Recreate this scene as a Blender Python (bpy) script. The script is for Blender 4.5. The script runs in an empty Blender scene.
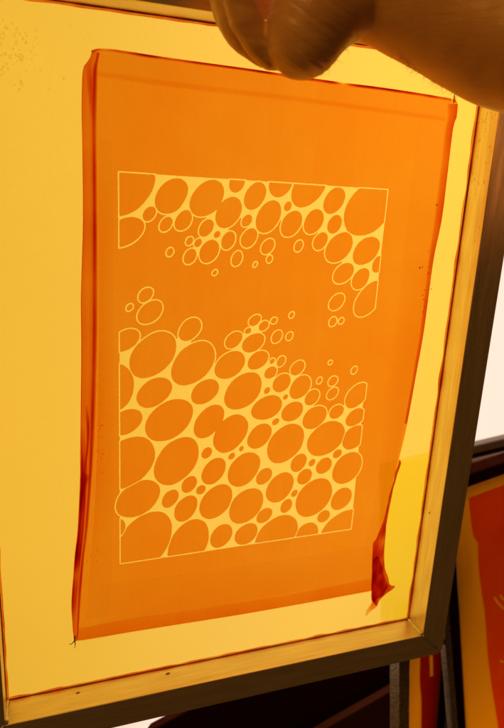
import bpy, bmesh, math, random
import numpy as np
from mathutils import Vector, Matrix, noise
from mathutils.geometry import delaunay_2d_cdt

random.seed(7)
scene = bpy.context.scene
COL = scene.collection
R = math.radians

# ------------------------------------------------------------------ camera
cam_data = bpy.data.cameras.new('camera')
cam = bpy.data.objects.new('camera', cam_data)
COL.objects.link(cam)
CAM = Vector((-0.17115, -0.49761, 0.16513))
RIGHT = Vector((0.944327, -0.325096, 0.050592))
UP = Vector((0.040418, 0.267233, 0.962784))
BACK = Vector((-0.326517, -0.907138, 0.265495))
m = Matrix((RIGHT, UP, BACK)).transposed().to_4x4()
m.translation = CAM
cam.matrix_world = m
cam_data.sensor_fit = 'HORIZONTAL'
cam_data.sensor_width = 36.0
cam_data.lens = 36.0 * 619.9 / 504.0
cam_data.clip_start = 0.01
cam_data.clip_end = 50
cam_data.dof.use_dof = True
cam_data.dof.focus_distance = 0.53
cam_data.dof.aperture_fstop = 10.0
scene.camera = cam

# ------------------------------------------------------------------ world, light, exposure
world = bpy.data.worlds.new('World')
scene.world = world
world.use_nodes = True
wb = world.node_tree.nodes['Background']
wb.inputs['Color'].default_value = (1.0, 0.45, 0.10, 1)     # the dim amber room behind the camera
wb.inputs['Strength'].default_value = 0.05
scene.view_settings.view_transform = 'Standard'
scene.view_settings.look = 'None'
scene.view_settings.exposure = 0.0
scene.view_settings.gamma = 1.0
PANEL_COLOR = (1.0, 0.72, 0.58)
PANEL_STRENGTH = 1.22

def area(name, loc, target, sx, sy, power, color):
    l = bpy.data.lights.new(name, 'AREA'); l.shape = 'RECTANGLE'
    l.size = sx; l.size_y = sy; l.energy = power; l.color = color
    o = bpy.data.objects.new(name, l); COL.objects.link(o); o.location = loc
    o.rotation_euler = (Vector(target) - Vector(loc)).to_track_quat('-Z', 'Y').to_euler()
    return o
# unseen fill added above, between lit panel and screen, to brighten the mesh
area('mesh_back_fill', (0.45, 0.27, 0.72), (0.08, 0.0, -0.15), 0.7, 0.10, 5.7, (1.0, 0.78, 0.66))
# added amber fill out of view, turns the mesh golden at its left
area('amber_left_fill', (-0.58, 0.22, -0.05), (-0.05, 0.0, -0.08), 0.08, 0.9, 1.95, (1.0, 0.52, 0.06))
# fill added out of view below, backlights the screens behind the rack
area('low_back_fill', (0.85, 0.60, -1.20), (0.48, 0.1, -0.38), 0.9, 0.5, 11.0, (1.0, 0.74, 0.46))
# amber ceiling lamp of the room, above and behind the camera
area('room_lamp', (-1.2, -1.0, 1.5), (0.1, -0.1, 0.3), 0.8, 0.8, 12, (1.0, 0.50, 0.10))

# ------------------------------------------------------------------ helpers
def at(px, py, Y=0.0):
    """point of the vertical plane y = Y seen in the photograph at (px, py) of 504 x 728"""
    d = RIGHT * ((px - 252) / 619.9) - UP * ((py - 364) / 619.9) - BACK
    return CAM + d * ((Y - CAM.y) / d.y)

def link(o, parent=None):
    COL.objects.link(o)
    if parent: o.parent = parent
    return o

def from_bm(name, bm, mat, parent=None, smooth=False):
    me = bpy.data.meshes.new(name)
    bm.normal_update(); bm.to_mesh(me); bm.free()
    if smooth:
        me.polygons.foreach_set('use_smooth', [True] * len(me.polygons))
    if mat: me.materials.append(mat)
    return link(bpy.data.objects.new(name, me), parent)

def thing(name, label, cat, loc=(0, 0, 0), group=None, kind=None):
    o = bpy.data.objects.new(name, None); o.empty_display_size = .05
    COL.objects.link(o); o.location = loc
    return tag(o, label, cat, group, kind)

def tag(o, label, cat=None, group=None, kind=None):
    o['label'] = label
    if cat: o['category'] = cat
    if group: o['group'] = group
    if kind: o['kind'] = kind
    return o

def prism(bm, pts, off):
    """solid between polygon pts and the same polygon shifted by off"""
    off = Vector(off)
    a = [bm.verts.new(p) for p in pts]
    b = [bm.verts.new(Vector(p) + off) for p in pts]
    n = len(pts)
    bm.faces.new(a); bm.faces.new(b[::-1])
    for i in range(n):
        bm.faces.new((a[i], b[i], b[(i + 1) % n], a[(i + 1) % n]))
    bmesh.ops.recalc_face_normals(bm, faces=bm.faces)

def box(bm, lo, hi):
    x0, y0, z0 = lo; x1, y1, z1 = hi
    prism(bm, [(x0, y0, z0), (x1, y0, z0), (x1, y0, z1), (x0, y0, z1)], (0, y1 - y0, 0))

def bevel(bm, w, seg=2, ang=30):
    es = [e for e in bm.edges if len(e.link_faces) == 2 and e.calc_face_angle(0) > R(ang)]
    bmesh.ops.bevel(bm, geom=es, offset=w, segments=seg, profile=.5, affect='EDGES')

def tube(bm, pts, rad, n=10, flat=1.0):
    pts = [Vector(p) for p in pts]; rings = []
    for i, p in enumerate(pts):
        d = (pts[min(i + 1, len(pts) - 1)] - pts[max(i - 1, 0)]).normalized()
        a = d.cross(Vector((0, 1, 0)))
        if a.length < 1e-4: a = d.cross(Vector((1, 0, 0)))
        a.normalize(); b = d.cross(a).normalized()
        r = rad[i] if isinstance(rad, (list, tuple)) else rad
        rings.append([bm.verts.new(p + a * math.cos(2 * math.pi * k / n) * r + b * math.sin(2 * math.pi * k / n) * r * flat) for k in range(n)])
    for A, B in zip(rings, rings[1:]):
        for k in range(n): bm.faces.new((A[k], A[(k + 1) % n], B[(k + 1) % n], B[k]))
    bm.faces.new(rings[0][::-1]); bm.faces.new(rings[-1])

def smooth_line(pts, step):
    """Catmull-Rom through 2-D or 3-D points"""
    P = [Vector(p) for p in pts]; P = [P[0] * 2 - P[1]] + P + [P[-1] * 2 - P[-2]]
    out = []
    for i in range(1, len(P) - 2):
        n = max(1, int((P[i + 1] - P[i]).length / step))
        for k in range(n):
            t = k / n
            out.append(.5 * ((2 * P[i]) + (P[i + 1] - P[i - 1]) * t + (2 * P[i - 1] - 5 * P[i] + 4 * P[i + 1] - P[i + 2]) * t * t
                             + (3 * P[i] - 3 * P[i + 1] + P[i + 2] - P[i - 1]) * t ** 3))
    out.append(P[-2]); return out

def in_poly(X, Y, poly):
    ins = np.zeros(X.shape, bool); n = len(poly)
    for i in range(n):
        x1, y1 = poly[i]; x2, y2 = poly[(i + 1) % n]
        if y1 == y2: continue
        c = ((y1 > Y) != (y2 > Y)) & (X < (x2 - x1) * (Y - y1) / (y2 - y1) + x1)
        ins ^= c
    return ins

# ------------------------------------------------------------------ materials
class NT:
    def __init__(self, name):
        self.m = bpy.data.materials.new(name); self.m.use_nodes = True
        self.t = self.m.node_tree; self.t.nodes.clear()
        self.out = self.n('ShaderNodeOutputMaterial')
    def n(self, typ, **kw):
        o = self.t.nodes.new(typ)
        for k, v in kw.items():
            if k.startswith('_'): setattr(o, k[1:], v)
            else: o.inputs[k.replace('__', ' ')].default_value = v
        return o
    def l(self, a, b): self.t.links.new(a, b)
    def mapped(self, scale, rot=(0, 0, 0)):
        tc = self.n('ShaderNodeTexCoord'); mp = self.n('ShaderNodeMapping')
        mp.inputs['Scale'].default_value = scale; mp.inputs['Rotation'].default_value = rot
        self.l(tc.outputs['Object'], mp.inputs['Vector']); return mp.outputs['Vector']
    def noise(self, vec, scale, detail=4, rough=.55):
        o = self.n('ShaderNodeTexNoise', Scale=scale, Detail=detail, Roughness=rough)
        if vec: self.l(vec, o.inputs['Vector'])
        return o.outputs['Fac']
    def ramp(self, fac, stops):
        r = self.n('ShaderNodeValToRGB'); self.l(fac, r.inputs['Fac'])
        e = r.color_ramp.elements
        while len(e) < len(stops): e.new(.5)
        for q, (p, c) in zip(e, stops):
            q.position = p; q.color = (*c, 1) if len(c) == 3 else c
        return r.outputs['Color']
    def bump(self, h, s, d=.001):
        b = self.n('ShaderNodeBump', Strength=s, Distance=d); self.l(h, b.inputs['Height']); return b.outputs['Normal']

def principled(name, c1, c2=None, rough=.5, metal=0., scale=20., stretch=(1, 1, 1), bump=0., bdist=.001, spec=.5, detail=5, rough2=None):
    t = NT(name); p = t.n('ShaderNodeBsdfPrincipled')
    p.inputs['Roughness'].default_value = rough; p.inputs['Metallic'].default_value = metal
    p.inputs['Specular IOR Level'].default_value = spec
    v = t.mapped(stretch); f = t.noise(v, scale, detail)
    t.l(t.ramp(f, [(.3, c1), (.7, c2 or c1)]), p.inputs['Base Color'])
    if rough2 is not None:
        rr = t.ramp(t.noise(v, scale * .6, 4), [(.35, (rough,) * 3), (.65, (rough2,) * 3)]); t.l(rr, p.inputs['Roughness'])
    if bump: t.l(t.bump(t.noise(v, scale * 1.7, detail), bump, bdist), p.inputs['Normal'])
    t.l(p.outputs[0], t.out.inputs[0]); return t.m

def fabric(name, trans_col, thru_col, share, drops=False):
    """woven polyester mesh: scatters the light that reaches it from behind and lets a little straight through"""
    t = NT(name)
    tr = t.n('ShaderNodeBsdfTranslucent'); df = t.n('ShaderNodeBsdfDiffuse'); th = t.n('ShaderNodeBsdfTransparent')
    gl = t.n('ShaderNodeBsdfGlossy', Roughness=.35)
    v = t.mapped((1, 1, 1)); f = t.noise(v, 5, 3)
    a = tuple(c * .97 for c in trans_col)
    g2 = t.noise(v, 650, 2, .7)
    mg = t.n('ShaderNodeMath', _operation='MULTIPLY_ADD'); t.l(g2, mg.inputs[0]); mg.inputs[1].default_value = .55; t.l(f, mg.inputs[2])
    t.l(t.ramp(mg.outputs[0], [(.45, tuple(c * .93 for c in trans_col)), (1., trans_col)]), tr.inputs['Color'])
    df.inputs['Color'].default_value = (*[c * .8 for c in trans_col], 1)
    th.inputs['Color'].default_value = (*thru_col, 1)
    # threads in both directions
    w1 = t.n('ShaderNodeTexWave', Scale=330.0, Distortion=0.); w1.bands_direction = 'X'; t.l(v, w1.inputs['Vector'])
    w2 = t.n('ShaderNodeTexWave', Scale=330.0, Distortion=0.); w2.bands_direction = 'Z'; t.l(v, w2.inputs['Vector'])
    mx = t.n('ShaderNodeMath', _operation='MAXIMUM'); t.l(w1.outputs['Fac'], mx.inputs[0]); t.l(w2.outputs['Fac'], mx.inputs[1])
    bn = t.bump(mx.outputs[0], .25, .0003)
    t.l(bn, tr.inputs['Normal']); t.l(bn, gl.inputs['Normal'])
    m1 = t.n('ShaderNodeMixShader'); m1.inputs[0].default_value = .12
    t.l(tr.outputs[0], m1.inputs[1]); t.l(df.outputs[0], m1.inputs[2])
    m2 = t.n('ShaderNodeMixShader'); m2.inputs[0].default_value = share
    t.l(m1.outputs[0], m2.inputs[1]); t.l(th.outputs[0], m2.inputs[2])
    m3 = t.n('ShaderNodeMixShader'); m3.inputs[0].default_value = .02
    t.l(m2.outputs[0], m3.inputs[1]); t.l(gl.outputs[0], m3.inputs[2])
    t.l(m3.outputs[0], t.out.inputs[0]); return t.m

def film(name, col, gloss=.03, noise_amt=.10, stretch=(1, 1, 1)):
    """photo-emulsion film; the coat's thickness comes from the 'thick' attribute of the mesh"""
    t = NT(name)
    at_ = t.n('ShaderNodeAttribute', _attribute_name='thick')
    v = t.mapped(stretch)
    f0 = t.noise(v, 9, 5, .55); f1 = t.noise(t.mapped((150, 1, 2.5)), 1, 3, .6); f2 = t.noise(v, 480, 2, .7)
    s1 = t.n('ShaderNodeMath', _operation='MULTIPLY_ADD'); t.l(f1, s1.inputs[0]); s1.inputs[1].default_value = .22; t.l(f0, s1.inputs[2])
    s2 = t.n('ShaderNodeMath', _operation='MULTIPLY_ADD'); t.l(f2, s2.inputs[0]); s2.inputs[1].default_value = .22; t.l(s1.outputs[0], s2.inputs[2])
    s3 = t.n('ShaderNodeMath', _operation='SUBTRACT'); t.l(s2.outputs[0], s3.inputs[0]); s3.inputs[1].default_value = .22
    f = s3.outputs[0]
    mr = t.n('ShaderNodeMapRange'); t.l(f, mr.inputs['Value'])
    mr.inputs['From Min'].default_value = .3; mr.inputs['From Max'].default_value = .7
    mr.inputs['To Min'].default_value = 1 - noise_amt; mr.inputs['To Max'].default_value = 1 + noise_amt
    mu = t.n('ShaderNodeMath', _operation='MULTIPLY'); t.l(at_.outputs['Fac'], mu.inputs[0]); t.l(mr.outputs[0], mu.inputs[1])
    comb = t.n('ShaderNodeCombineColor')
    for i, c in enumerate(col):
        pw = t.n('ShaderNodeMath', _operation='POWER'); pw.inputs[0].default_value = c
        t.l(mu.outputs[0], pw.inputs[1]); t.l(pw.outputs[0], comb.inputs[i])
    tr = t.n('ShaderNodeBsdfTransparent'); t.l(comb.outputs[0], tr.inputs['Color'])
    gl = t.n('ShaderNodeBsdfGlossy', Roughness=.22); gl.inputs['Color'].default_value = (1, .6, .3, 1)
    bn = t.bump(t.noise(v, 40, 4), .3, .001); t.l(bn, gl.inputs['Normal'])
    mx = t.n('ShaderNodeMixShader'); mx.inputs[0].default_value = gloss
    t.l(tr.outputs[0], mx.inputs[1]); t.l(gl.outputs[0], mx.inputs[2])
    t.l(mx.outputs[0], t.out.inputs[0]); return t.m

M = {}
M['alu'] = principled('brushed_aluminium', (.76, .62, .42), (.90, .76, .54), rough=.32, metal=1., scale=6, stretch=(60, 60, 4), bump=.25, bdist=.0006, rough2=.5)
M['alu_h'] = principled('brushed_aluminium_horizontal', (.76, .62, .42), (.90, .76, .54), rough=.32, metal=1., scale=6, stretch=(4, 60, 60), bump=.25, bdist=.0006, rough2=.5)
M['weld'] = principled('weld_metal', (.6, .55, .45), (.75, .7, .6), rough=.3, metal=1., scale=300, bump=.5)
M['mesh'] = fabric('yellow_screen_mesh', (.99, .785, .034), (1., .93, .95), .07)
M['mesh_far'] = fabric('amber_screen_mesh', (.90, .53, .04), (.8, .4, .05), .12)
EM = (.865, .385, .06)
M['film'] = film('orange_emulsion', EM)
M['film_dark'] = film('dark_red_emulsion', (.76, .24, .05), noise_amt=.15)
M['residue'] = film('dark_red_residue', (.72, .22, .05), gloss=.04, noise_amt=.35, stretch=(6, 6, 6))
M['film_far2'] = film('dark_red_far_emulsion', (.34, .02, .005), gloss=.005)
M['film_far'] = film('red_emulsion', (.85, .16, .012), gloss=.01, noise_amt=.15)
M['wall'] = principled('booth_wall', (.045, .012, .006), (.07, .02, .01), rough=.5, scale=6, bump=.1)
M['ledge'] = principled('ledge_metal', (.16, .12, .08), (.22, .17, .12), rough=.45, scale=12)
M['ledge_dark'] = principled('ledge_gasket', (.03, .006, .004), rough=.8, spec=0.)
M['ledge_pale'] = principled('ledge_pale', (.62, .5, .4), (.7, .58, .48), rough=.4, scale=30)
M['board'] = principled('dark_board', (.035, .008, .004), (.05, .012, .006), rough=.9, scale=9, spec=0.)
M['board2'] = principled('brown_board', (.07, .022, .010), (.10, .03, .014), rough=.9, scale=9, spec=0.)
M['tray'] = principled('white_tray', (.78, .74, .66), (.84, .8, .72), rough=.35, scale=8)
M['floor'] = principled('booth_floor', (.06, .03, .02), (.10, .05, .03), rough=.6, scale=5)
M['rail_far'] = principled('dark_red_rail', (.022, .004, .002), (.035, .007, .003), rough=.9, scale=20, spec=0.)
M['post'] = principled('wet_galvanised_steel', (.15, .10, .06), (.36, .27, .17), rough=.35, metal=.6, scale=300, bump=.6, bdist=.002, detail=2, rough2=.6)

def panel_mat():
    t = NT('lit_diffuser'); e = t.n('ShaderNodeEmission', Strength=PANEL_STRENGTH)
    v = t.mapped((1, 1, 1)); f = t.noise(v, 2.2, 2)
    t.l(t.ramp(f, [(.3, tuple(c * .94 for c in PANEL_COLOR)), (.7, PANEL_COLOR)]), e.inputs['Color'])
    # falloff painted into the emission: hottest behind the middle, weaker towards its left end
    tc = t.n('ShaderNodeTexCoord'); sx = t.n('ShaderNodeSeparateXYZ'); t.l(tc.outputs['Object'], sx.inputs[0])
    fc = t.n('ShaderNodeFloatCurve'); t.l(sx.outputs[0], fc.inputs['Value'])
    mr = t.n('ShaderNodeMapRange'); t.l(sx.outputs[0], mr.inputs['Value'])
    for k_, v_ in (('From Min', -1.0), ('From Max', .55)): mr.inputs[k_].default_value = v_
    t.l(mr.outputs[0], fc.inputs['Value'])
    cm = fc.mapping.curves[0]; cm.points[0].location = (0, .34); cm.points[1].location = (1, .61)
    for q in ((.17, .36), (.34, .68), (.47, .78), (.62, .62), (.80, .61)): cm.points.new(*q)
    fc.mapping.update()
    mm = t.n('ShaderNodeMath', _operation='MULTIPLY'); t.l(fc.outputs[0], mm.inputs[0]); mm.inputs[1].default_value = PANEL_STRENGTH / .61
    t.l(mm.outputs[0], e.inputs['Strength'])
    t.l(e.outputs[0], t.out.inputs[0]); return t.m
M['panel'] = panel_mat()

def water_mat():
    t = NT('water'); g = t.n('ShaderNodeBsdfPrincipled', Roughness=.03, IOR=1.16)
    g.inputs['Base Color'].default_value = (1, .9, .6, 1); g.inputs['Transmission Weight'].default_value = 1
    t.l(g.outputs[0], t.out.inputs[0]); return t.m
M['water'] = water_mat()

# ------------------------------------------------------------------ the booth behind (rolled a little against the screen)
ROLL = R(7.3)
ud = Vector((math.cos(ROLL), 0, math.sin(ROLL))); vd = Vector((math.sin(ROLL), 0, -math.cos(ROLL)))   # along the ledge, down
P0 = at(475, 441, .30)
def bp(u, v, y=0.0): return P0 + ud * u + vd * v + Vector((0, y, 0))
def booth_box(bm, u0, u1, v0, v1, y0, y1):
    a = [bp(u0, v0, y0), bp(u1, v0, y0), bp(u1, v1, y0), bp(u0, v1, y0)]
    prism(bm, a, (0, y1 - y0, 0))

bm = bmesh.new(); booth_box(bm, -2.4, 2.2, -1.8, 1.5, .50, .54)
tag(from_bm('wall', bm, M['wall']), 'dark wall of the wash-out booth behind everything', kind='structure')
bm = bmesh.new(); booth_box(bm, -2.4, 2.2, 1.28, 1.30, -1.0, .50)
tag(from_bm('floor', bm, M['floor']), 'dark floor under the wash-out booth', kind='structure')

lp = thing('light_panel', 'large glowing white backlight panel with a grey ledge behind the held screen', 'light panel', P0)
def child_bm(name, bm, mat, parent, smooth=False, shade_off=True):
    bmesh.ops.translate(bm, verts=bm.verts, vec=-parent.location)
    return from_bm(name, bm, mat, parent, smooth)
UL = -1.0; UR = (at(380, 520, .30) - P0).dot(ud)       # left end of the panel; right end of its lower part
bm = bmesh.new()
a = [bp(UL, -1.15), bp(.52, -1.15), bp(.52, 0), bp(UR, 0), bp(UR, .52), bp(UL, .52)]
prism(bm, a, (0, .02, 0)); child_bm('diffuser', bm, M['panel'], lp)
for v0, v1, y0, mt, bv in ((.0015, .017, -.012, 'ledge', .002), (.0185, .026, -.008, 'ledge_dark', 0), (.0275, .033, -.012, 'ledge_pale', .001), (.0345, .056, -.008, 'ledge_dark', 0)):
    bm = bmesh.new(); booth_box(bm, UR + .001, .54, v0, v1, y0, .03)
    if bv: bevel(bm, bv)
    child_bm({'ledge': 'ledge', 'ledge_dark': 'gasket', 'ledge_pale': 'trim_strip'}[mt], bm, M[mt], lp)

# dark boards leaning under the screen
bm = bmesh.new()
prism(bm, [at(222, 692, .15), at(398, 655, .15), at(402, 860, .15), at(60, 860, .15), at(152, 730, .15)], (0, .012, 0)); bevel(bm, .002)
tag(from_bm('leaning_board', bm, M['board']), 'near black board leaning in the shadow under the bottom rail', 'board')
bm = bmesh.new()
prism(bm, [at(326, 728, .125), at(400, 686, .125), at(404, 860, .125), at(80, 880, .125)], (0, .012, 0)); bevel(bm, .002)
tag(from_bm('leaning_board', bm, M['board2']), 'dark brown board standing in front of the near black board', 'board')

# ------------------------------------------------------------------ screens behind
def sheet(bm, pts, y, thick=None, val=1.0):
    lay = bm.verts.layers.float.get('thick') or bm.verts.layers.float.new('thick')
    vs = [bm.verts.new((p[0], y, p[1])) for p in pts]
    for v in vs: v[lay] = val
    return bm.faces.new(vs)

def far_screen(name, label, origin, ang, W, H, face, margin, edge_pts, film_m, group=None, cuts=()):
    """origin: inner top left corner of the mesh; local x right, z up"""
    t = thing(name, label, 'printing screen', origin, group)
    t.rotation_euler = (0, -ang, 0)
    for k, (lo, hi) in enumerate((((-face, .002, -H - face), (0, .027, face)), ((W, .002, -H - face), (W + face, .027, face)),
                                  ((0.0005, .002, 0), (W - .0005, .027, face)), ((0.0005, .002, -H - face), (W - .0005, .027, -H)))):
        bm = bmesh.new(); box(bm, lo, hi); bevel(bm, .002); from_bm('rail', bm, M['rail_far'], t)
    bm = bmesh.new(); box(bm, (-.001, .0005, -H - .001), (W + .001, .0012, .001)); from_bm('screen_mesh', bm, M['mesh_far'], t)
    bm = bmesh.new()
    left = [Vector((a, 0, b)) for a, b in edge_pts]
    left = smooth_line(left, .01)
    pts = [(p.x, p.z) for p in left] + [(W - margin, -H + margin), (W - margin, left[0].z)]
    holes = []
    for c in cuts:                                     # open lines of the design, cut through the coating
        c = [Vector(q) for q in c]; lft, rgt = [], []
        for i, q in enumerate(c):
            dd = (c[min(i + 1, len(c) - 1)] - c[max(i - 1, 0)]).normalized(); nn = Vector((-dd.y, dd.x)) * (.0015 if len(c) > 2 else .0030)
            lft.append(q + nn); rgt.append(q - nn)
        holes.append([tuple(q) for q in lft + rgt[::-1]])
    vv = [Vector(q) for q in pts]; ee = [(i, (i + 1) % len(pts)) for i in range(len(pts))]
    for hp in holes:
        k0 = len(vv); vv += [Vector(q) for q in hp]; ee += [(k0 + i, k0 + (i + 1) % len(hp)) for i in range(len(hp))]
    cv_, _, cf_, *_ = delaunay_2d_cdt(vv, ee, [], 1, 1e-7)
    lay = bm.verts.layers.float.new('thick'); bvs = [bm.verts.new((q.x, -.0004, q.y)) for q in cv_]
    for q in bvs: q[lay] = 1.0
    for f_ in cf_:
        c = sum((cv_[k] for k in f_), Vector((0, 0))) / len(f_)
        if not any(in_poly(np.array([c.x]), np.array([c.y]), hp)[0] for hp in holes): bm.faces.new([bvs[k] for k in f_])
    em = from_bm('emulsion', bm, film_m, t)
    return t
A2 = R(12.5)
d2 = Vector((math.sin(R(14.5)), 0, -math.cos(R(14.5))))
u2 = Vector((math.cos(A2), 0, math.sin(A2))); w2 = Vector((math.sin(A2), 0, -math.cos(A2)))
ptL = at(463, 658, .20); ptT = at(486, 482, .20)
# corner: foot of both lines
s = (ptT - ptL).dot(u2); O2 = ptT - u2 * s
def loc2(px, py):
    d = at(px, py, .20) - O2; return (d.dot(u2), -d.dot(w2))
ep = [loc2(*q) for q in ((468.7, 497.5), (469.5, 512), (473, 536), (477.5, 543), (478, 563), (481, 590), (485, 618), (487.5, 655), (492, 690), (498, 728), (503, 770))]
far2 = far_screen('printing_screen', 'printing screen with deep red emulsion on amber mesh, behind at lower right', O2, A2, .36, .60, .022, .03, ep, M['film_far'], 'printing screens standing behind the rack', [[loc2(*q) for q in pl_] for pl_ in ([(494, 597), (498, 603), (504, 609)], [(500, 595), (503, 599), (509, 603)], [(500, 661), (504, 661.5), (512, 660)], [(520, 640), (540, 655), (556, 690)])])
O3 = at(411, 650, .24); A3 = R(4.5)
w3 = Vector((math.sin(A3), 0, -math.cos(A3))); u3 = Vector((math.cos(A3), 0, math.sin(A3)))
O3 = O3 - w3 * .06
def loc3(px, py):
    d = at(px, py, .24) - O3; return (d.dot(u3), -d.dot(w3))
ep3 = [loc3(*q) for q in ((419.5, 622), (420, 650), (419.5, 680), (421, 700), (421, 728), (422, 770))]
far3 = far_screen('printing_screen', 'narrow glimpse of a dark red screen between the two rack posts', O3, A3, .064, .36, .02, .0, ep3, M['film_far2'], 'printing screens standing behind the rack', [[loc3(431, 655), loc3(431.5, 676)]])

# rack that carries the screen
rk = thing('metal_rack', 'speckled wet steel rack with two posts under the bottom right corner', 'rack', at(425, 660, .012))
for (px, py), wd, dp, lean in (((399.5, 650), .0145, .022, 0), ((440, 575), .0085, .0125, .105)):
    a = at(px, py, .006)
    bm = bmesh.new()
    dn = (vd + ud * lean).normalized() * .62
    c = [a, a + ud * wd, a + ud * wd + dn, a + dn]
    prism(bm, c, (0, dp, 0)); bevel(bm, .0012)
    child_bm('post', bm, M['post'], rk)
a = at(399.5, 650, .008); bm = bmesh.new()
prism(bm, [a + ud * .0175 + vd * .004, a + ud * .062 + vd * .004, a + ud * .062 + vd * .014, a + ud * .0175 + vd * .014], (0, .012, 0))
bmesh.ops.translate(bm, verts=bm.verts, vec=vd * -.0)
child_bm('cross_bar', bm, M['post'], rk)

# ------------------------------------------------------------------ the held screen
W2, H2, DEP, FACE = .21, .286, .0287, .0285
frame = thing('screen_frame', 'aluminium screen printing frame with yellow mesh and orange bubble stencil, held up by the hand', 'printing screen', (0, 0, 0))
def rail(side):
    bm = bmesh.new()
    g = .00025
    if side in 'tb':
        s = 1 if side == 't' else -1
        rc = .0065; ox, oz = W2 + FACE - rc, H2 + FACE - rc           # rounded outer corners
        arc = [(ox + rc * math.cos(R(a_)), oz + rc * math.sin(R(a_))) for a_ in (45, 60, 75, 90)]
        pr = [(-W2 + g, H2), (W2 - g, H2)] + [(x - g, z) for x, z in arc] + [(-x + g, z) for x, z in arc[::-1]]
        pr = [(x, z * s) for x, z in pr]
    else:
        s = 1 if side == 'r' else -1
        rc = .0065; ox, oz = W2 + FACE - rc, H2 + FACE - rc
        arc = [(ox + rc * math.cos(R(a_)), oz + rc * math.sin(R(a_))) for a_ in (45, 30, 15, 0)]
        pr = [(W2 * s, -H2 + g), (W2 * s, H2 - g)] + [(x * s, z - g) for x, z in arc] + [(x * s, -z + g) for x, z in arc[::-1]]
    prism(bm, [(x, -DEP, z) for x, z in pr], (0, DEP, 0))
    es = [e for e in bm.edges if (e.verts[0].co - e.verts[1].co).length > .3]
    bmesh.ops.bevel(bm, geom=es, offset=.0009, segments=3, profile=.5, affect='EDGES')
    return from_bm('rail', bm, M['alu_h'] if side in 'tb' else M['alu'], frame)
for s in 'tblr': rail(s)
for sx in (-1, 1):
    for sz in (-1, 1):
        bm = bmesh.new()
        pts = [(sx * (W2 - .0006 + .0006 * k * 0), -.001 - (DEP - .002) * k / 8, sz * (H2 - .0006)) for k in range(9)]
        tube(bm, pts, [.0022 + .0006 * math.sin(k * 2.1) for k in range(9)], 10)
        from_bm('weld_bead', bm, M['weld'], frame, True)
        bm = bmesh.new()
        pts = [(sx * (W2 + FACE * k / 8), -DEP - .00005, sz * (H2 + FACE * k / 8)) for k in range(7)]
        tube(bm, pts, [.0012 + .0004 * math.sin(k * 1.7) for k in range(7)], 8, .35)
        from_bm('weld_bead', bm, M['weld'], frame, True)
bm = bmesh.new(); box(bm, (-W2 - .02, .0004, -H2 - .02), (W2 + .02, .0006, H2 + .02))
# single woven layer
bm.free(); bm = bmesh.new(); bm.faces.new([bm.verts.new(p) for p in ((-W2 - .02, .0004, -H2 - .02), (W2 + .02, .0004, -H2 - .02), (W2 + .02, .0004, H2 + .02), (-W2 - .02, .0004, H2 + .02))])
from_bm('screen_mesh', bm, M['mesh'], frame)

# ---- emulsion outline (plane coordinates, metres)
def pl(px, py, y=0.0):
    v = at(px, py, y); return (v.x, v.z)
def pline(pts, step=.004, y=0.0):
    return [(v.x, v.y) for v in smooth_line([Vector(pl(*q, y)) for q in pts], step)]
rnd = random.Random(3)
def wob(pts, a):
    return [(x + rnd.uniform(-a, a), z + rnd.uniform(-a, a)) for x, z in pts]
LEFT = [(92, 51), (89.5, 59), (84, 66), (82.3, 76), (81.6, 110), (82.3, 150), (82.9, 220), (81.6, 270), (80.8, 300), (81.2, 345), (80.8, 400), (80.5, 440), (81.2, 480), (78.5, 530), (75.3, 558), (71.8, 600), (72.5, 622), (74, 641)]
BOTTOM = [(74, 641), (90, 639), (130, 632), (180, 624), (240, 614.5), (300, 604), (340, 596.5), (373, 590.5)]
RIGHT_E = [(373, 590.5), (380, 552), (388, 515), (393.5, 480), (398.6, 459.5), (407, 423.7), (416.5, 371.6), (424, 329), (433, 262), (441.5, 220), (447.3, 174.5), (453, 128), (456.4, 118), (457.6, 104), (455.5, 100)]
TOP = [(455.5, 100), (451, 99), (410, 92.3), (375, 87.2), (345, 83.5), (300, 77), (250, 69.5), (190, 61.3), (150, 55.5), (118, 50.5), (106, 49.2), (97, 49.3), (92, 51)]
outline = pline(LEFT)[:-1] + pline(BOTTOM)[:-1] + pline(RIGHT_E)[:-1] + wob(pline(TOP), .0003)[:-1]

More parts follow.
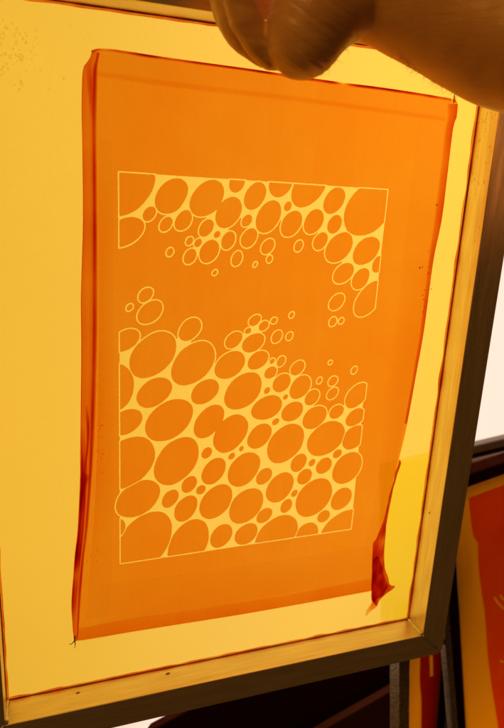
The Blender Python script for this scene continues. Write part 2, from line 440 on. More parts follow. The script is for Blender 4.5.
ELL=[
    (-100.6,162.6,442.4,190.5,415.3,1),(-103.4,130.5,241.0,80.2,142.4,1),(-66.6,159.5,171.7,67.8,191.8,0),(-84.1,145.4,27.0,10.7,30.4,0),(-70.5,137.8,26.4,10.7,33.1,0),
    (-56.8,141.4,48.5,20.1,66.0,0),(-37.7,159.1,199.0,73.8,210.8,0),(-67.3,116.2,7.5,2.6,10.1,0),(-51.1,125.3,8.1,2.8,11.1,0),(-44.0,123.8,9.7,3.2,12.9,0),
    (-37.7,135.8,37.8,14.6,47.9,0),(-50.6,112.8,29.2,11.4,39.4,0),(-19.3,148.8,125.9,47.4,154.2,0),(-13.2,173.1,44.2,10.5,75.4,1),(2.9,163.0,87.8,34.3,124.4,0),
    (25.0,174.9,114.4,36.0,153.0,1),(15.6,146.8,126.9,54.8,176.8,0),(32.5,156.1,11.6,4.3,16.7,0),(51.1,173.8,259.9,123.1,341.6,1),(36.6,141.7,91.4,31.8,121.6,0),
    (-3.3,143.0,20.2,7.5,25.9,0),(-0.6,128.8,50.6,18.1,63.1,0),(16.6,122.3,34.4,11.8,43.3,0),(18.5,111.6,5.6,2.1,9.2,0),(44.7,123.5,14.8,6.1,22.5,0),
    (-28.1,131.0,8.0,2.3,7.9,0),(-18.5,126.6,35.6,14.4,56.8,0),(-34.5,117.3,69.1,25.7,86.7,0),(-10.5,111.6,19.8,6.9,38.3,0),(-29.0,100.1,4.1,1.6,4.6,0),
    (5.8,107.2,2.4,1.4,4.0,0),(75.0,162.5,100.8,33.0,124.9,0),(110.0,157.7,601.5,203.4,590.6,1),(57.4,144.4,85.0,28.3,109.7,0),(77.0,142.6,46.6,15.1,63.7,0),
    (65.0,127.8,45.0,14.3,57.7,0),(83.5,122.9,169.5,58.2,181.0,0),(110.9,120.5,178.0,55.2,160.0,0),(90.3,100.4,102.9,30.9,85.2,0),(124.3,108.6,39.0,13.6,59.7,1),
    (107.8,95.3,77.6,27.6,94.4,0),(118.3,76.9,204.7,109.6,275.8,1),(85.8,74.4,57.8,18.0,58.9,0),(83.6,56.1,12.7,4.3,17.7,0),(91.9,57.0,5.9,1.9,7.6,0),
    (-86.6,81.6,34.1,13.5,34.7,0),(-82.7,67.3,104.1,38.3,96.4,0),(-99.4,71.4,6.4,2.6,6.7,0),(-102.5,44.3,122.4,39.9,92.4,1),(-80.0,31.0,387.8,141.9,396.7,0),
    (-49.1,52.2,94.7,34.0,94.7,0),(-45.5,22.3,360.6,125.6,374.4,0),(-110.7,3.9,222.3,27.2,411.5,1),(-9.9,41.8,59.6,18.9,52.6,0),(8.4,58.8,31.0,9.1,23.0,0),
    (2.4,49.8,8.8,2.3,7.4,0),(16.8,53.7,20.6,6.5,18.6,0),(26.1,58.4,7.5,2.5,7.5,0),(42.4,63.1,4.9,1.8,6.6,0),(30.0,43.7,23.9,7.3,32.9,0),
    (42.0,44.0,9.4,3.5,13.7,0),(8.0,38.8,103.1,29.3,76.6,0),(-12.7,19.4,188.2,47.2,159.4,0),(13.3,22.9,94.8,26.9,75.9,0),(26.7,21.3,5.4,1.8,6.0,0),
    (35.3,21.0,16.1,5.7,22.6,0),(26.1,10.8,36.0,8.7,33.4,0),(0.9,-5.2,300.7,91.7,297.5,0),(37.3,0.4,75.1,18.5,80.0,0),(23.5,-6.1,8.5,2.2,9.4,0),
    (-34.3,-3.8,153.6,46.1,134.3,0),(-78.7,-2.0,230.3,67.5,174.9,0),(-65.5,-28.0,443.2,127.0,362.7,0),(-103.0,-27.1,211.6,53.7,132.4,1),(-101.2,-64.5,556.8,149.1,572.5,1),
    (-58.3,-67.2,406.9,137.7,503.1,0),(-29.8,-31.8,192.0,90.1,242.1,0),(-30.9,-62.0,23.3,7.8,29.6,0),(-9.0,-45.0,261.5,85.7,327.9,0),(24.4,-22.4,221.5,39.8,137.0,0),
    (33.8,-36.6,13.4,3.3,11.1,0),(19.0,-49.8,140.0,39.2,144.8,0),(45.6,-59.6,343.9,93.1,375.2,0),(1.9,-60.9,5.5,1.8,7.7,0),(-7.3,-67.4,9.6,2.4,11.9,0),
    (5.4,-81.9,245.0,71.1,290.0,0),(-23.6,-80.3,129.7,42.0,169.4,0),(25.8,-91.0,62.3,21.0,73.6,0),(42.6,-104.5,193.2,51.2,236.7,0),(49.9,-28.0,120.6,23.4,95.3,0),
    (52.1,13.7,44.8,13.7,48.4,0),(56.2,-4.5,111.4,33.4,126.1,0),(42.3,-13.3,6.2,1.8,6.5,0),(68.8,-15.4,53.2,15.1,58.8,0),(75.2,1.0,6.0,1.9,8.7,0),
    (89.1,-0.6,21.2,5.7,21.1,0),(89.8,-12.7,31.8,8.5,32.5,0),(84.5,17.6,3.2,0.6,3.2,0),(110.6,9.2,8.0,2.4,11.4,0),(116.0,-16.4,142.6,54.6,159.4,1),
    (116.7,-38.5,104.8,27.6,81.7,1),(117.2,-59.5,155.5,35.1,151.3,1),(95.8,-31.4,57.5,13.2,47.2,0),(73.2,-35.4,152.1,36.8,131.7,0),(87.4,-58.1,390.0,84.5,314.3,0),
    (60.4,-80.7,66.3,18.5,87.3,0),(74.5,-81.8,12.2,2.4,15.0,0),(87.6,-86.5,69.0,16.0,71.9,0),(101.1,-75.0,23.3,4.9,20.0,0),(113.3,-91.6,259.3,57.3,277.0,0),
    (67.7,-95.9,60.3,15.0,69.8,0),(79.7,-119.7,373.8,84.4,414.1,0),(110.2,-124.6,133.1,27.9,147.4,0),(92.4,-141.8,46.9,9.0,45.1,0),(121.1,-168.6,1029.7,54.1,915.5,1),
    (74.7,-162.2,165.7,40.8,248.8,1),(50.6,-125.1,37.0,10.4,55.7,0),(58.5,-112.6,11.3,2.9,14.5,0),(-20.3,-111.7,245.2,71.0,294.9,0),(9.6,-119.8,288.3,74.6,322.7,0),
    (28.5,-132.4,65.4,18.1,62.5,0),(11.0,-149.9,137.2,28.7,124.5,0),(-13.9,-148.2,121.1,32.2,145.4,0),(-45.6,-152.3,382.3,133.7,645.2,1),(-35.3,-97.8,19.7,4.6,22.4,0),
    (42.6,-156.9,501.7,131.5,491.4,1),(-92.2,-99.9,378.2,95.3,305.6,0),(-63.4,-103.3,55.7,19.7,80.3,0),(-46.2,-91.2,53.0,16.9,65.4,0),(-48.8,-115.1,117.2,39.7,169.1,0),
    (-87.6,-145.1,692.3,276.4,958.1,1),(-108.4,-126.7,25.4,5.8,76.5,1),
]
WEB_TOP=[(-107.1,175.4),(126.6,174.2),(126.1,85.2),(118.4,77.3),(108.0,95.2),(90.3,100.5),(83.5,122.9),(65.1,128.0),(57.5,144.3),(36.6,141.7),(15.5,146.8),(-0.6,128.9),(-3.3,142.9),(-19.3,148.8),(-18.5,126.6),(-34.5,117.3),(-50.5,112.8),(-44.0,123.7),(-37.8,135.8),(-37.8,159.1),(-56.8,141.3),(-70.6,137.8),(-66.6,159.5),(-84.1,145.4),(-98.9,131.0),(-107.3,138.4)]
WEB_LOW=[(-107.5,40.4),(-102.5,44.5),(-80.1,31.0),(-49.1,52.2),(-45.6,22.3),(-12.7,19.4),(-9.9,41.8),(2.4,49.8),(8.4,58.9),(16.8,53.7),(8.0,38.8),(13.3,22.9),(26.7,21.3),(35.4,21.0),(26.1,10.8),(37.4,0.4),(52.1,13.7),(56.1,-4.5),(68.7,-15.4),(73.2,-35.4),(95.4,-31.4),(116.3,-15.9),(123.5,-13.3),(124.9,-160.9),(-108.3,-163.0)]
BOX=[(-108.0,176.1),(127.0,174.7),(125.6,-161.3),(-108.7,-163.2)]

def poly_sdf(X, Y, poly):
    d = np.full(X.shape, 1e9)
    for i in range(len(poly)):
        x1, y1 = poly[i]; x2, y2 = poly[(i + 1) % len(poly)]
        dx, dy = x2 - x1, y2 - y1
        t = np.clip(((X - x1) * dx + (Y - y1) * dy) / (dx * dx + dy * dy), 0, 1)
        d = np.minimum(d, np.hypot(X - x1 - t * dx, Y - y1 - t * dy))
    return np.where(in_poly(X, Y, poly), -d, d)
STEP = .42
xs = np.arange(-122, 134, STEP); zs = np.arange(-172, 184, STEP)
X, Z = np.meshgrid(xs, zs)
# slightly hand drawn lines
Xw = X + .22 * np.sin(Z * .21 + 1.3 * np.sin(X * .11)) ; Zw = Z + .22 * np.sin(X * .19 + 1.7 * np.sin(Z * .13))
STROKE = 1.05
box_d = poly_sdf(X, Z, BOX)
web = np.minimum(poly_sdf(X, Z, WEB_TOP), poly_sdf(X, Z, WEB_LOW))
outer = np.full(X.shape, 1e9); e1 = np.full(X.shape, 1e9); e2 = e1.copy(); held = {}
MERGED = {6: 12, 76: 78}      # bubbles that run into one another
for idx, (cx_, cz_, a, b, c, clip) in enumerate(ELL):
    det = a * c - b * b
    dx, dz = Xw - cx_, Zw - cz_
    q = np.sqrt((c * dx * dx - 2 * b * dx * dz + a * dz * dz) / det) + 1e-9
    g = np.hypot((c * dx - b * dz) / det, (a * dz - b * dx) / det) / q + 1e-9
    e = (q - 1) / g
    if clip:
        outer = np.minimum(outer, np.maximum(e - STROKE, box_d))
        e = np.maximum(e, box_d + STROKE * .95)
    else:
        outer = np.minimum(outer, e - STROKE)
    if idx in MERGED: held[MERGED[idx]] = e; continue
    if idx in held: e = np.minimum(e, held[idx])
    e2 = np.minimum(e2, np.maximum(e1, e)); e1 = np.minimum(e1, e)
inner = np.maximum(e1, .75 - (e2 - e1))
F = np.maximum(np.minimum(np.maximum(web, box_d), outer), -inner)      # < 0 where the mesh is open
rg = np.random.default_rng(5).normal(size=F.shape)
for ax in (0, 1): rg = (np.roll(rg, 1, ax) + 2 * rg + np.roll(rg, -1, ax)) / 4
F = F + rg * .16
F[np.abs(F) < 1e-6] = 1e-6
def marching(F):
    nz, nx = F.shape; verts = []; vid = {}; segs = []
    neg = F < 0
    case = neg[:-1, :-1] * 1 + neg[:-1, 1:] * 2 + neg[1:, 1:] * 4 + neg[1:, :-1] * 8
    js, is_ = np.nonzero((case > 0) & (case < 15))
    def vert(j0, i0, j1, i1):
        k = (j0, i0, j1, i1)
        if k not in vid:
            f0, f1 = F[j0, i0], F[j1, i1]; t = min(max(f0 / (f0 - f1), .02), .98)
            vid[k] = len(verts)
            verts.append(((xs[i0] + (xs[i1] - xs[i0]) * t) / 1000, (zs[j0] + (zs[j1] - zs[j0]) * t) / 1000))
        return vid[k]
    T = {1: [(3, 0)], 2: [(0, 1)], 3: [(3, 1)], 4: [(1, 2)], 5: [(3, 0), (1, 2)], 6: [(0, 2)], 7: [(3, 2)], 8: [(2, 3)], 9: [(2, 0)], 10: [(0, 1), (2, 3)], 11: [(2, 1)], 12: [(1, 3)], 13: [(1, 0)], 14: [(0, 3)]}
    for j, i in zip(js.tolist(), is_.tolist()):
        E = ((j, i, j, i + 1), (j, i + 1, j + 1, i + 1), (j + 1, i, j + 1, i + 1), (j, i, j + 1, i))
        for a, b in T[int(case[j, i])]: segs.append((vert(*E[a]), vert(*E[b])))
    return verts, segs
mv, ms = marching(F)
# drop every second point of the chains
nb = {}
for a, b in ms: nb.setdefault(a, []).append(b); nb.setdefault(b, []).append(a)
seen = set(); cv = []; ce = []
for s0 in list(nb):
    if s0 in seen: continue
    loop = [s0]; seen.add(s0); cur = s0
    while True:
        nx_ = [k for k in nb[cur] if k not in seen]
        if not nx_: break
        cur = nx_[0]; seen.add(cur); loop.append(cur)
    if len(loop) < 9: continue
    P = [mv[k] for k in loop]; n = len(P)
    P = [((P[i - 1][0] + 2 * P[i][0] + P[(i + 1) % n][0]) / 4, (P[i - 1][1] + 2 * P[i][1] + P[(i + 1) % n][1]) / 4) for i in range(n)][::2]
    base = len(cv); cv += P; ce += [(base + i, base + (i + 1) % len(P)) for i in range(len(P))]
base = len(cv); cv += outline; ce += [(base + i, base + (i + 1) % len(outline)) for i in range(len(outline))]
ov, oe, of, *_ = delaunay_2d_cdt([Vector(p) for p in cv], ce, [], 0, 1e-7)
ov = np.array([tuple(v) for v in ov]); of = np.array([list(f) for f in of])
cen = ov[of].mean(1)
ok = in_poly(cen[:, 0], cen[:, 1], outline)
fi = (cen[:, 0] * 1000 - xs[0]) / STEP; fj = (cen[:, 1] * 1000 - zs[0]) / STEP
i0 = np.clip(fi.astype(int), 0, len(xs) - 2); j0 = np.clip(fj.astype(int), 0, len(zs) - 2)
tx = np.clip(fi - i0, 0, 1); tz = np.clip(fj - j0, 0, 1)
val = (F[j0, i0] * (1 - tx) + F[j0, i0 + 1] * tx) * (1 - tz) + (F[j0 + 1, i0] * (1 - tx) + F[j0 + 1, i0 + 1] * tx) * tz
ok &= val > 0
me = bpy.data.meshes.new('emulsion')
me.from_pydata([(x, -.0003, z) for x, z in ov], [], of[ok].tolist())
bm = bmesh.new(); bm.from_mesh(me)
bmesh.ops.delete(bm, geom=[v for v in bm.verts if not v.link_faces], context='VERTS')
lay = bm.verts.layers.float.new('thick')
for v in bm.verts: v[lay] = 1.0
bpy.data.meshes.remove(me)
em = from_bm('emulsion_stencil', bm, M['film'], frame)
print('emulsion faces', int(ok.sum()))

# ---- thicker runs and beads of emulsion along the edges
YL = [-.0005]
def band(name, A, B, prof, mat, n=60, lift=0.0, parent=None, label=None, modul=0.0, seed=0, taper=0.0):
    """strip between pixel lines A and B; prof: [(position across, thickness)]"""
    YL[0] -= .00005
    def resample(L):
        L = [Vector(pl(*q, YL[0])) for q in L]; L = smooth_line(L, .001)
        cum = [0]
        for a, b in zip(L, L[1:]): cum.append(cum[-1] + (b - a).length)
        out = []; k = 0
        for i in range(n + 1):
            t = cum[-1] * i / n
            while k < len(L) - 2 and cum[k + 1] < t: k += 1
            f = (t - cum[k]) / max(cum[k + 1] - cum[k], 1e-9)
            out.append(L[k].lerp(L[k + 1], min(max(f, 0), 1)))
        return out
    a, b = resample(A), resample(B)
    bm = bmesh.new(); lay = bm.verts.layers.float.new('thick'); rows = []
    K = 14; ps = [p for p, _ in prof]; tv = [t for _, t in prof]
    for i in range(n + 1):
        row = []
        wv = 1 + modul * noise.noise(Vector((i * .11, seed * 7.3, 0))) * 2
        if taper: wv *= min(1, i / n / taper, (1 - i / n) / taper)
        for k in range(K + 1):
            f = k / K; th = float(np.interp(f, ps, tv)) * wv
            p = a[i].lerp(b[i], f)
            v = bm.verts.new((p.x, YL[0] - lift * math.sin(math.pi * f), p.y)); v[lay] = th; row.append(v)
        rows.append(row)
    for r0, r1 in zip(rows, rows[1:]):
        for k in range(K): bm.faces.new((r0[k], r0[k + 1], r1[k + 1], r1[k]))
    o = from_bm(name, bm, mat, parent or frame, True)
    if label: o['label'] = label
    return o
IN = [(100, 53), (98, 66), (97.5, 90), (97, 120), (97, 150), (97.5, 220), (98, 300), (97.5, 345), (96, 400), (94.5, 440), (92, 480), (88, 530), (84.5, 558), (81, 600), (79.5, 622), (78, 639)]
band('edge_bead', LEFT, IN, [(0, 1.4), (.05, .4), (.45, .28), (.64, .5), (.8, 2.1), (.9, .8), (1, 0)], M['film_dark'], 120, .0006, label='dark red thickened left edge of the orange coating', modul=.28)
CR0 = [(81, 425), (80, 450), (80, 480), (77.5, 530), (74.5, 558), (71.5, 600), (72, 622), (73.5, 641)]
CR1 = [(84, 425), (87, 450), (87, 480), (84, 530), (81, 558), (77, 600), (76, 622), (75.5, 641)]
band('edge_fold', CR0, CR1, [(0, 1.5), (.3, 3.0), (.55, 1.2), (.8, 1.8), (1, 0)], M['film_dark'], 80, .0008, modul=.6, seed=2, taper=.3)
band('edge_fold', [(84.5, 405), (86, 425), (86, 450), (83, 476)], [(88, 405), (90, 425), (88.5, 450), (84.5, 476)], [(0, 0), (.5, 2.0), (1, 0)], M['film_dark'], 30, .0006, seed=3, taper=.3)
band('edge_fold', [(82, 470), (80, 478), (80, 484), (80.5, 500)], [(86, 472), (90, 477), (87, 486), (84, 500)], [(0, .6), (.5, 2.0), (1, 0)], M['film_dark'], 20, .0006, seed=5, taper=.3)
band('edge_bead', [(91, 50.5), (97, 48.6), (106, 48.5), (118, 49.8), (150, 54.8), (190, 60.6), (250, 68.8), (300, 76.3), (345, 82.8), (375, 86.5), (410, 91.6), (451, 98.3)],
     [(92, 54.5), (97.5, 52), (106, 52), (118, 53.6), (150, 58.5), (190, 64), (250, 72), (300, 80), (345, 86.5), (375, 90), (410, 95), (451, 102)], [(0, 2.0), (.4, 2.2), (.7, .6), (1, 0)], M['film_dark'], 160, .0004, modul=.9, seed=4)
band('edge_bead', [(93, 50), (88, 62), (86, 72), (90, 120)], [(97, 52), (93, 62), (93, 78), (95, 120)], [(0, .1), (.5, .9), (1, 0)], M['film_dark'], 40, .0004, seed=6, taper=.5)
band('edge_bead', [(457.8, 104), (456.5, 118), (453.2, 128), (447.5, 174.5), (441.7, 220), (433.2, 262), (424.2, 329), (416.7, 371.6), (407, 423.7)],
     [(447, 104), (447, 118), (445, 128), (439.5, 174.5), (434, 220), (428, 262), (420, 329), (413, 371.6), (404, 423.7)], [(0, 1.1), (.3, .8), (.7, .55), (1, 0)], M['film_dark'], 80, .0004, modul=.4, seed=7)
band('edge_bead', [(453, 101), (453.6, 97), (454.2, 94)], [(457, 103), (455.5, 98), (454.6, 94)], [(0, .8), (1, .8)], M['film_dark'], 6)
band('coat_band', [(96, 52), (190, 64), (300, 80), (452, 102)], [(97, 77), (190, 90), (300, 102.5), (445, 122)], [(0, .0), (.75, .0), (.8, .22), (.93, .18), (.97, -.05), (1, 0)], M['film'], 60)
band('coat_band', [(78.5, 628), (130, 618.6), (180, 611.5), (240, 602), (300, 592), (373, 578)], [(74, 641), (130, 632), (180, 624), (240, 614.5), (300, 604), (373, 590.5)], [(0, 0), (.04, .35), (.9, .5), (1, .6)], M['film'], 60, modul=.15)
band('coat_band', [(100, 585), (240, 566), (376, 545)], [(79, 628), (240, 602), (374, 579)], [(0, 0), (.5, .10), (1, .16)], M['film'], 60, taper=.35)
band('coat_band', [(417, 130), (400, 300), (379, 470), (362, 560)], [(447, 130), (426, 300), (398, 455), (376, 560)], [(0, 0), (.4, .07), (.9, .10), (1, .0)], M['film'], 60, taper=.35)
band('coat_band', [(98, 140), (99, 300), (96, 480), (86, 620)], [(112, 140), (114, 300), (114, 480), (110, 615)], [(0, .28), (.5, .12), (1, 0)], M['film'], 60, taper=.35)

# ---- torn flap of wet emulsion at the bottom right
fl = thing('emulsion_flap', 'x', 'x'); bpy.data.objects.remove(fl)
def poly_film(name, pix, val, y, mat, parent=None, var=.6, amp=.0012, seed=0):
    out = pline(pix + [pix[0]], .002, y)[:-1]
    xs_ = [p[0] for p in out]; zs_ = [p[1] for p in out]
    extra = [(x, z) for x in np.arange(min(xs_), max(xs_), .0022) for z in np.arange(min(zs_), max(zs_), .0022)]
    ex = [e for e in extra if in_poly(np.array([e[0]]), np.array([e[1]]), out)[0]]
    vs = [Vector(p) for p in out] + [Vector(p) for p in ex]
    n = len(out)
    v2, _, f2, *_ = delaunay_2d_cdt(vs, [(i, (i + 1) % n) for i in range(n)], [], 1, 1e-7)
    bm = bmesh.new(); lay = bm.verts.layers.float.new('thick'); bv = []
    for p in v2:
        s_ = noise.noise(Vector((p.x * 160, seed, p.y * 70)))
        v = bm.verts.new((p.x, y - amp * abs(noise.noise(Vector((p.x * 120, seed + 5, p.y * 50)))) * 2, p.y)); v[lay] = max(.15, val * (1 + var * s_ * 1.6)); bv.append(v)
    for f in f2: bm.faces.new([bv[k] for k in f])
    return from_bm(name, bm, mat, parent or frame, True)
f1 = poly_film('torn_flap', [(398.5, 459), (401, 463), (396, 478), (390.5, 500), (387, 520), (384.5, 540), (384.5, 566), (388, 577), (389.5, 584), (395, 586.5), (386.5, 593.5), (379, 600.5), (376.5, 606), (372, 600), (371, 592), (371.8, 568), (372.5, 545), (376, 538), (383.5, 520), (390, 492)], 1.7, -.0030, M['film_dark'], var=.5, seed=1)
f1['label'] = 'crumpled dark red flap of emulsion hanging off the bottom right corner'
poly_film('torn_flap', [(372.5, 560), (378, 556), (384, 575), (387.5, 586), (383, 594), (378, 598), (371.5, 600)], 1.8, -.0048, M['film_dark'], var=.5, seed=9)
poly_film('flap_tip', [(372.5, 598), (377, 601), (376, 607), (372, 610), (365.5, 615.5), (367, 609.5), (371, 604)], .9, -.0040, M['film'], var=.8, seed=3)
# dangling bits at the bottom left corner
for pts, w in (([(75, 636), (74.3, 641), (70.5, 644.5), (69.4, 643.8)], .0007), ([(74.8, 640), (75.2, 645), (74.6, 648.5)], .0005), ([(453.8, 103), (454.2, 97), (454.4, 92.5)], .0005)):
    bm = bmesh.new(); L = smooth_line([Vector((*pl(*q, -.0015), 0)) for q in pts], .001)
    tube(bm, [(p.x, -.0015, p.y) for p in L], [w * (1.1 - .8 * i / len(L)) for i in range(len(L))], 6)
    from_bm('dried_drip', bm, M.setdefault('drip', principled('dried_emulsion', (.16, .012, .004), (.25, .03, .008), rough=.3, scale=200)), frame, True)
# dark specks
for (x0, y0, x1, y1, n) in ((418, 262, 433, 268, 4), (426, 250, 431, 292, 9), (434, 203, 437, 206, 2), (421, 286, 425, 318, 7), (97, 418, 104, 475, 16), (86, 540, 98, 560, 8), (100, 372, 103, 470, 6)):
    for k in range(n):
        bm = bmesh.new(); lay = bm.verts.layers.float.new('thick')
        c = pl(rnd.uniform(x0, x1), rnd.uniform(y0, y1)); r = rnd.uniform(.0003, .0009 if x0 > 300 else .0006)
        vs = [bm.verts.new((c[0] + r * math.cos(q * .785) * rnd.uniform(.7, 1.1), -.0024 - k * 1e-5, c[1] + r * math.sin(q * .785) * rnd.uniform(.8, 1.4))) for q in range(8)]
        for v in vs: v[lay] = 1.4 if x0 > 300 else .7
        bm.faces.new(vs); from_bm('speck', bm, M['film_dark'], frame)

# ---- red residue line where mesh meets the rails
def residue(p, q, w, n=120, inset=.0, seed=0):
    p = Vector(p); q = Vector(q); d = (q - p).normalized(); nr = Vector((-d.y, d.x))
    bm = bmesh.new(); lay = bm.verts.layers.float.new('thick'); rows = []
    for i in range(n + 1):
        c = p.lerp(q, i / n)
        ww = w * (1 + .55 * noise.noise(Vector((i * .21, seed, 0))))
        row = []
        for f, t in ((0, 2.2), (.35, 1.3), (.55, .5), (.8, 1.3), (1, 0)):
            o = c + nr * (inset + ww * f)
            v = bm.verts.new((o.x, -.0002 - .0001, o.y)); v[lay] = t * (1.15 + .6 * noise.noise(Vector((i * .08, seed + 3, 0)))); row.append(v)
        rows.append(row)
    for r0, r1 in zip(rows, rows[1:]):
        for k in range(4): bm.faces.new((r0[k], r0[k + 1], r1[k + 1], r1[k]))
    return from_bm('residue_line', bm, M['residue'], frame)
residue((-W2, -H2), (W2, -H2), .0028, seed=1)
residue((W2, -H2), (W2, H2), .0030, seed=2)
residue((W2, H2), (-W2, H2), .0026, seed=3)
residue((-W2, H2), (-W2, -H2), .0026, seed=4)
# opaque seam of glue in the corner
M['glue'] = principled('dark_red_glue', (.20, .02, .006), (.42, .09, .02), rough=.35, scale=90)
for a_, b_ in (((-W2, -H2), (W2, -H2)), ((W2, -H2), (W2, H2)), ((W2, H2), (-W2, H2)), ((-W2, H2), (-W2, -H2))):
    bm = bmesh.new(); L = [Vector((*a_, 0)).lerp(Vector((*b_, 0)), i / 100) for i in range(101)]
    tube(bm, [(p.x, -.0003, p.y) for p in L], [.00075 + .00045 * noise.noise(Vector((i * .3, a_[0] * 50, a_[1] * 50))) for i in range(101)], 6)
    from_bm('glue_seam', bm, M['glue'], frame, True)
# smudges of residue on the bottom and right inner walls
for k in range(3):
    if k < 2:
        x = rnd.uniform(-.18, .19); y = -rnd.uniform(.004, .024); c = Vector((x, y, -H2 + .0003)); ax, ay = Vector((1, 0, 0)), Vector((0, 1, 0))
    else:
        c = Vector((W2 - .0003, -rnd.uniform(.004, .024), rnd.uniform(-.2, .27))); ax, ay = Vector((0, 0, 1)), Vector((0, 1, 0))
    bm = bmesh.new(); r = rnd.uniform(.0007, .0018)
    n_ = ax.cross(ay); n_ = n_ if n_.dot(-c) > 0 else -n_
    vs = [bm.verts.new(c + n_ * .0001 + ax * r * 1.8 * math.cos(q * .628) * rnd.uniform(.5, 1.1) + ay * r * .6 * math.sin(q * .628) * rnd.uniform(.5, 1.1)) for q in range(10)]
    bm.faces.new(vs); prism_off = bmesh.ops.extrude_face_region(bm, geom=bm.faces[:]); bmesh.ops.translate(bm, verts=[e for e in prism_off['geom'] if isinstance(e, bmesh.types.BMVert)], vec=n_ * .0002)
    bmesh.ops.recalc_face_normals(bm, faces=bm.faces)
    from_bm('smudge', bm, M['glue'], frame)

# ------------------------------------------------------------------ water drops
def drops(name, label, spots, mat):
    bm = bmesh.new()
    for c, n_, r in spots:
        mt = Matrix.Translation(c) @ Vector(n_).to_track_quat('Z', 'Y').to_matrix().to_4x4() @ Matrix.Diagonal((r, r * rnd.uniform(.9, 1.6), r * .16, 1))
        bmesh.ops.create_icosphere(bm, subdivisions=2, radius=1, matrix=mt)
    return tag(from_bm(name, bm, mat, None, True), label, 'water drops', kind='stuff')
sp = []
for k in range(70):
    px = abs(rnd.gauss(0, 22)); py = rnd.uniform(20, 90)
    if px < 75: v = at(px, py, 0); sp.append((Vector((v.x, -.0002, v.z)), (0, -1, 0), rnd.uniform(.0003, .0008)))
for k in range(30):
    v = at(rnd.uniform(60, 420), rnd.uniform(15, 48), 0)
    if v.z < H2 - .004 and v.x < W2 - .01: sp.append((Vector((v.x, -.0002, v.z)), (0, -1, 0), rnd.uniform(.0002, .0005)))
sp.append((Vector((at(21, 57).x, -.0002, at(21, 57).z)), (0, -1, 0), .0016))
for k in range(70):
    sp.append((Vector((W2 - .0001, -rnd.uniform(.003, .026), H2 - abs(rnd.gauss(.01, .06)))), (-1, 0, 0), rnd.uniform(.0003, .0009)))
for k in range(50):
    sp.append((Vector((W2 + rnd.uniform(.003, .025), -DEP - .0001, rnd.uniform(-.2, .27))), (0, -1, 0), rnd.uniform(.0003, .0009)))
drops('water_drops', 'small clear water drops sprinkled over the mesh and frame', sp, M['water'])

# ------------------------------------------------------------------ the arm and hand
def skin_mat():
    t = NT('skin'); p = t.n('ShaderNodeBsdfPrincipled', Roughness=.36)
    p.inputs['Specular IOR Level'].default_value = .5
    v = t.mapped((1, 1, 1))
    t.l(t.ramp(t.noise(v, 35, 5), [(.3, (.64, .30, .09)), (.7, (.80, .40, .12))]), p.inputs['Base Color'])
    p.inputs['Subsurface Weight'].default_value = .12; p.inputs['Subsurface Radius'].default_value = (.006, .002, .001); p.inputs['Subsurface Scale'].default_value = .6
    # creases fanning over the heel of the hand, plus pores
    v2 = t.mapped((60, 60, 240), (0, R(-52), 0))
    v3 = t.n('ShaderNodeTexVoronoi', Scale=900.0)
    tc = t.n('ShaderNodeTexCoord'); t.l(tc.outputs['Object'], v3.inputs['Vector'])
    a = t.noise(v2, 1.0, 4, .6)
    ad = t.n('ShaderNodeMath', _operation='MULTIPLY_ADD'); t.l(v3.outputs['Distance'], ad.inputs[0]); ad.inputs[1].default_value = .18; t.l(a, ad.inputs[2])
    t.l(t.bump(ad.outputs[0],   .32, .0014), p.inputs['Normal'])
    t.l(p.outputs[0], t.out.inputs[0]); return t.m
M['skin'] = skin_mat()

def blob_chain(bm, pts):
    """pts: (px, py, Y, radius) of points seen in the photograph at depth Y; a smooth tapered limb through them"""
    Q = smooth_line([Vector((*at(a, b, c), r)) for a, b, c, r in pts], .008)
    for i, q in enumerate(Q):
        bmesh.ops.create_icosphere(bm, subdivisions=4 if q[3] > .02 else 3, radius=q[3], matrix=Matrix.Translation(q.to_3d()))
        if i + 1 < len(Q):
            p = Q[i + 1]; d = p.to_3d() - q.to_3d()
            if d.length < 1e-5: continue
            sn = (q[3] - p[3]) / d.length                       # tangent cone between the two balls
            if abs(sn) > .9: continue
            cs = math.sqrt(1 - sn * sn); u = d.normalized()
            a0 = q.to_3d() + u * q[3] * sn; a1 = p.to_3d() + u * p[3] * sn
            mt = Matrix.Translation((a0 + a1) / 2) @ u.to_track_quat('Z', 'Y').to_matrix().to_4x4()
            bmesh.ops.create_cone(bm, cap_ends=True, segments=64, radius1=q[3] * cs, radius2=p[3] * cs, depth=(a1 - a0).length, matrix=mt)
bm = bmesh.new()
# forearm
blob_chain(bm, [(1010, 190, -.27, .062), (820, 120, -.22, .060), (640, 64, -.175, .054), (560, 44, -.155, .047), (504, 38, -.135, .041), (455, 17, -.118, .0380), (415, 2, -.105, .0345), (378, -8, -.095, .0305), (352, -9, -.092, .0290)])
# wrist into the palm, heel of the hand
blob_chain(bm, [(352, -9, -.092, .0290), (328, 3, -.095, .0285), (312, 20, -.098, .0275), (304, 38, -.098, .0245), (298, 50, -.097, .0175)])
blob_chain(bm, [(330, 3, -.080, .025), (318, -16, -.075, .025), (308, -38, -.068, .021)])
# curled fingers: little, ring, middle, fore
for dx, dy, Y, k in ((1, 0, -.086, .86), (-11, -4, -.070, .93), (-15, -8, -.057, .95), (-12, -7, -.046, .85)):
    blob_chain(bm, [(296 + dx * .3, 48 + dy, Y, .0120 * k), (272 + dx * .6, 54 + dy, Y, .0118 * k), (256 + dx, 41 + dy, Y, .0114 * k), (244 + dx, 20 + dy, Y, .0116 * k), (237 + dx, -2 + dy, Y, .0106 * k),
                    (235 + dx, -26 + dy, Y + .003, .0100 * k), (246 + dx, -46 + dy, Y + .006, .0092 * k), (255 + dx, -56 + dy, Y + .008, .0078 * k)])
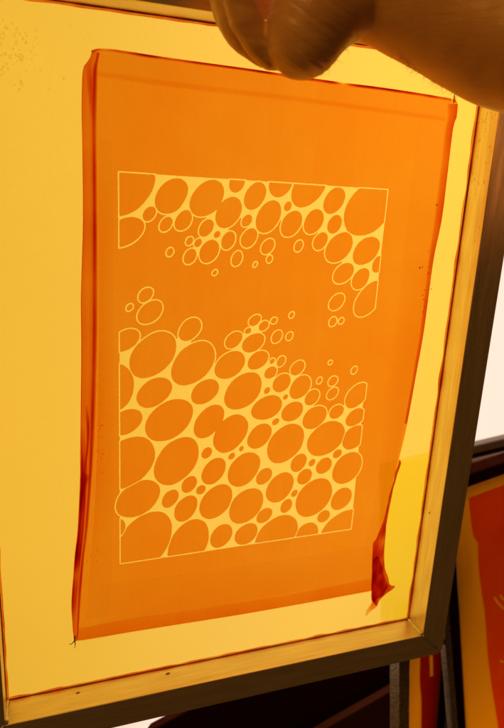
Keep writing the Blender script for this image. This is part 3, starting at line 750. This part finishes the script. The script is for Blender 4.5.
# thumb laid over the rail, above the picture
blob_chain(bm, [(312, -20, -.062, .018), (295, -48, -.052, .0135), (272, -66, -.046, .0118), (250, -72, -.043, .0105), (236, -72, -.042, .0085)])

me = bpy.data.meshes.new('tmp'); bm.to_mesh(me); bm.free()
tmp = bpy.data.objects.new('tmp', me); COL.objects.link(tmp)
rm = tmp.modifiers.new('r', 'REMESH'); rm.mode = 'VOXEL'; rm.voxel_size = .0010; rm.use_smooth_shade = True
sm = tmp.modifiers.new('s', 'SMOOTH'); sm.factor = .5; sm.iterations = 9
dg = bpy.context.evaluated_depsgraph_get(); ev = tmp.evaluated_get(dg)
pm = bpy.data.meshes.new_from_object(ev); bpy.data.objects.remove(tmp); pm.name = 'person'
pm.polygons.foreach_set('use_smooth', [True] * len(pm.polygons)); pm.materials.clear(); pm.materials.append(M['skin'])
heel = at(304, 42, -.11); pivot = at(352, -52, -.11)
for v, nv in zip(pm.vertices, [Vector(q.vector) for q in pm.vertex_normals]):
    r_ = math.hypot(v.co.x - pivot.x, v.co.z - pivot.z)
    k_ = math.exp(-((v.co - heel).length / .038) ** 2)
    s_ = noise.noise(Vector((r_ * 330, v.co.x * 9, v.co.z * 9))) + .5 * noise.noise(Vector((r_ * 700, v.co.x * 20, 3)))
    w_ = noise.noise(v.co * 55) * .0007
    f_ = math.exp(-((v.co - at(244, 20, -.085)).length / .03) ** 2)
    c_ = noise.noise(Vector((v.co.z * 300, v.co.x * 60, 9)))
    v.co += nv * (s_ * .00055 * k_ + w_ + c_ * .0004 * f_)
person = link(bpy.data.objects.new('person', pm))
tag(person, 'bare forearm and curled hand reaching in from the upper right, gripping the top rail', 'person')
# forearm hair along the lower edge
M['hair'] = principled('arm_hair', (.16, .07, .02), rough=.5)
bm = bmesh.new()
from mathutils.bvhtree import BVHTree
bv = BVHTree.FromPolygons([v.co for v in pm.vertices], [tuple(p.vertices) for p in pm.polygons])
for k in range(170):
    px = 348 + 110 * rnd.random() ** 1.4; py = rnd.uniform(30, 125)
    tgt = at(px, py, -.11)
    hit, nrm, idx, dist = bv.find_nearest(tgt)
    if hit is None or nrm.y > .5: continue
    L = rnd.uniform(.003, .007); d = (nrm * .38 + Vector((rnd.uniform(-1.3, .5), rnd.uniform(-.5, .3), rnd.uniform(-.3, .2)))).normalized()
    sag = Vector((rnd.uniform(-.4, .1), 0, -.3)) * L
    tube(bm, [hit - nrm * .0003, hit + d * L * .5, hit + d * L * .9 + sag * .4], [.00006, .00005, .00002], 3)
from_bm('arm_hair', bm, M['hair'], person)
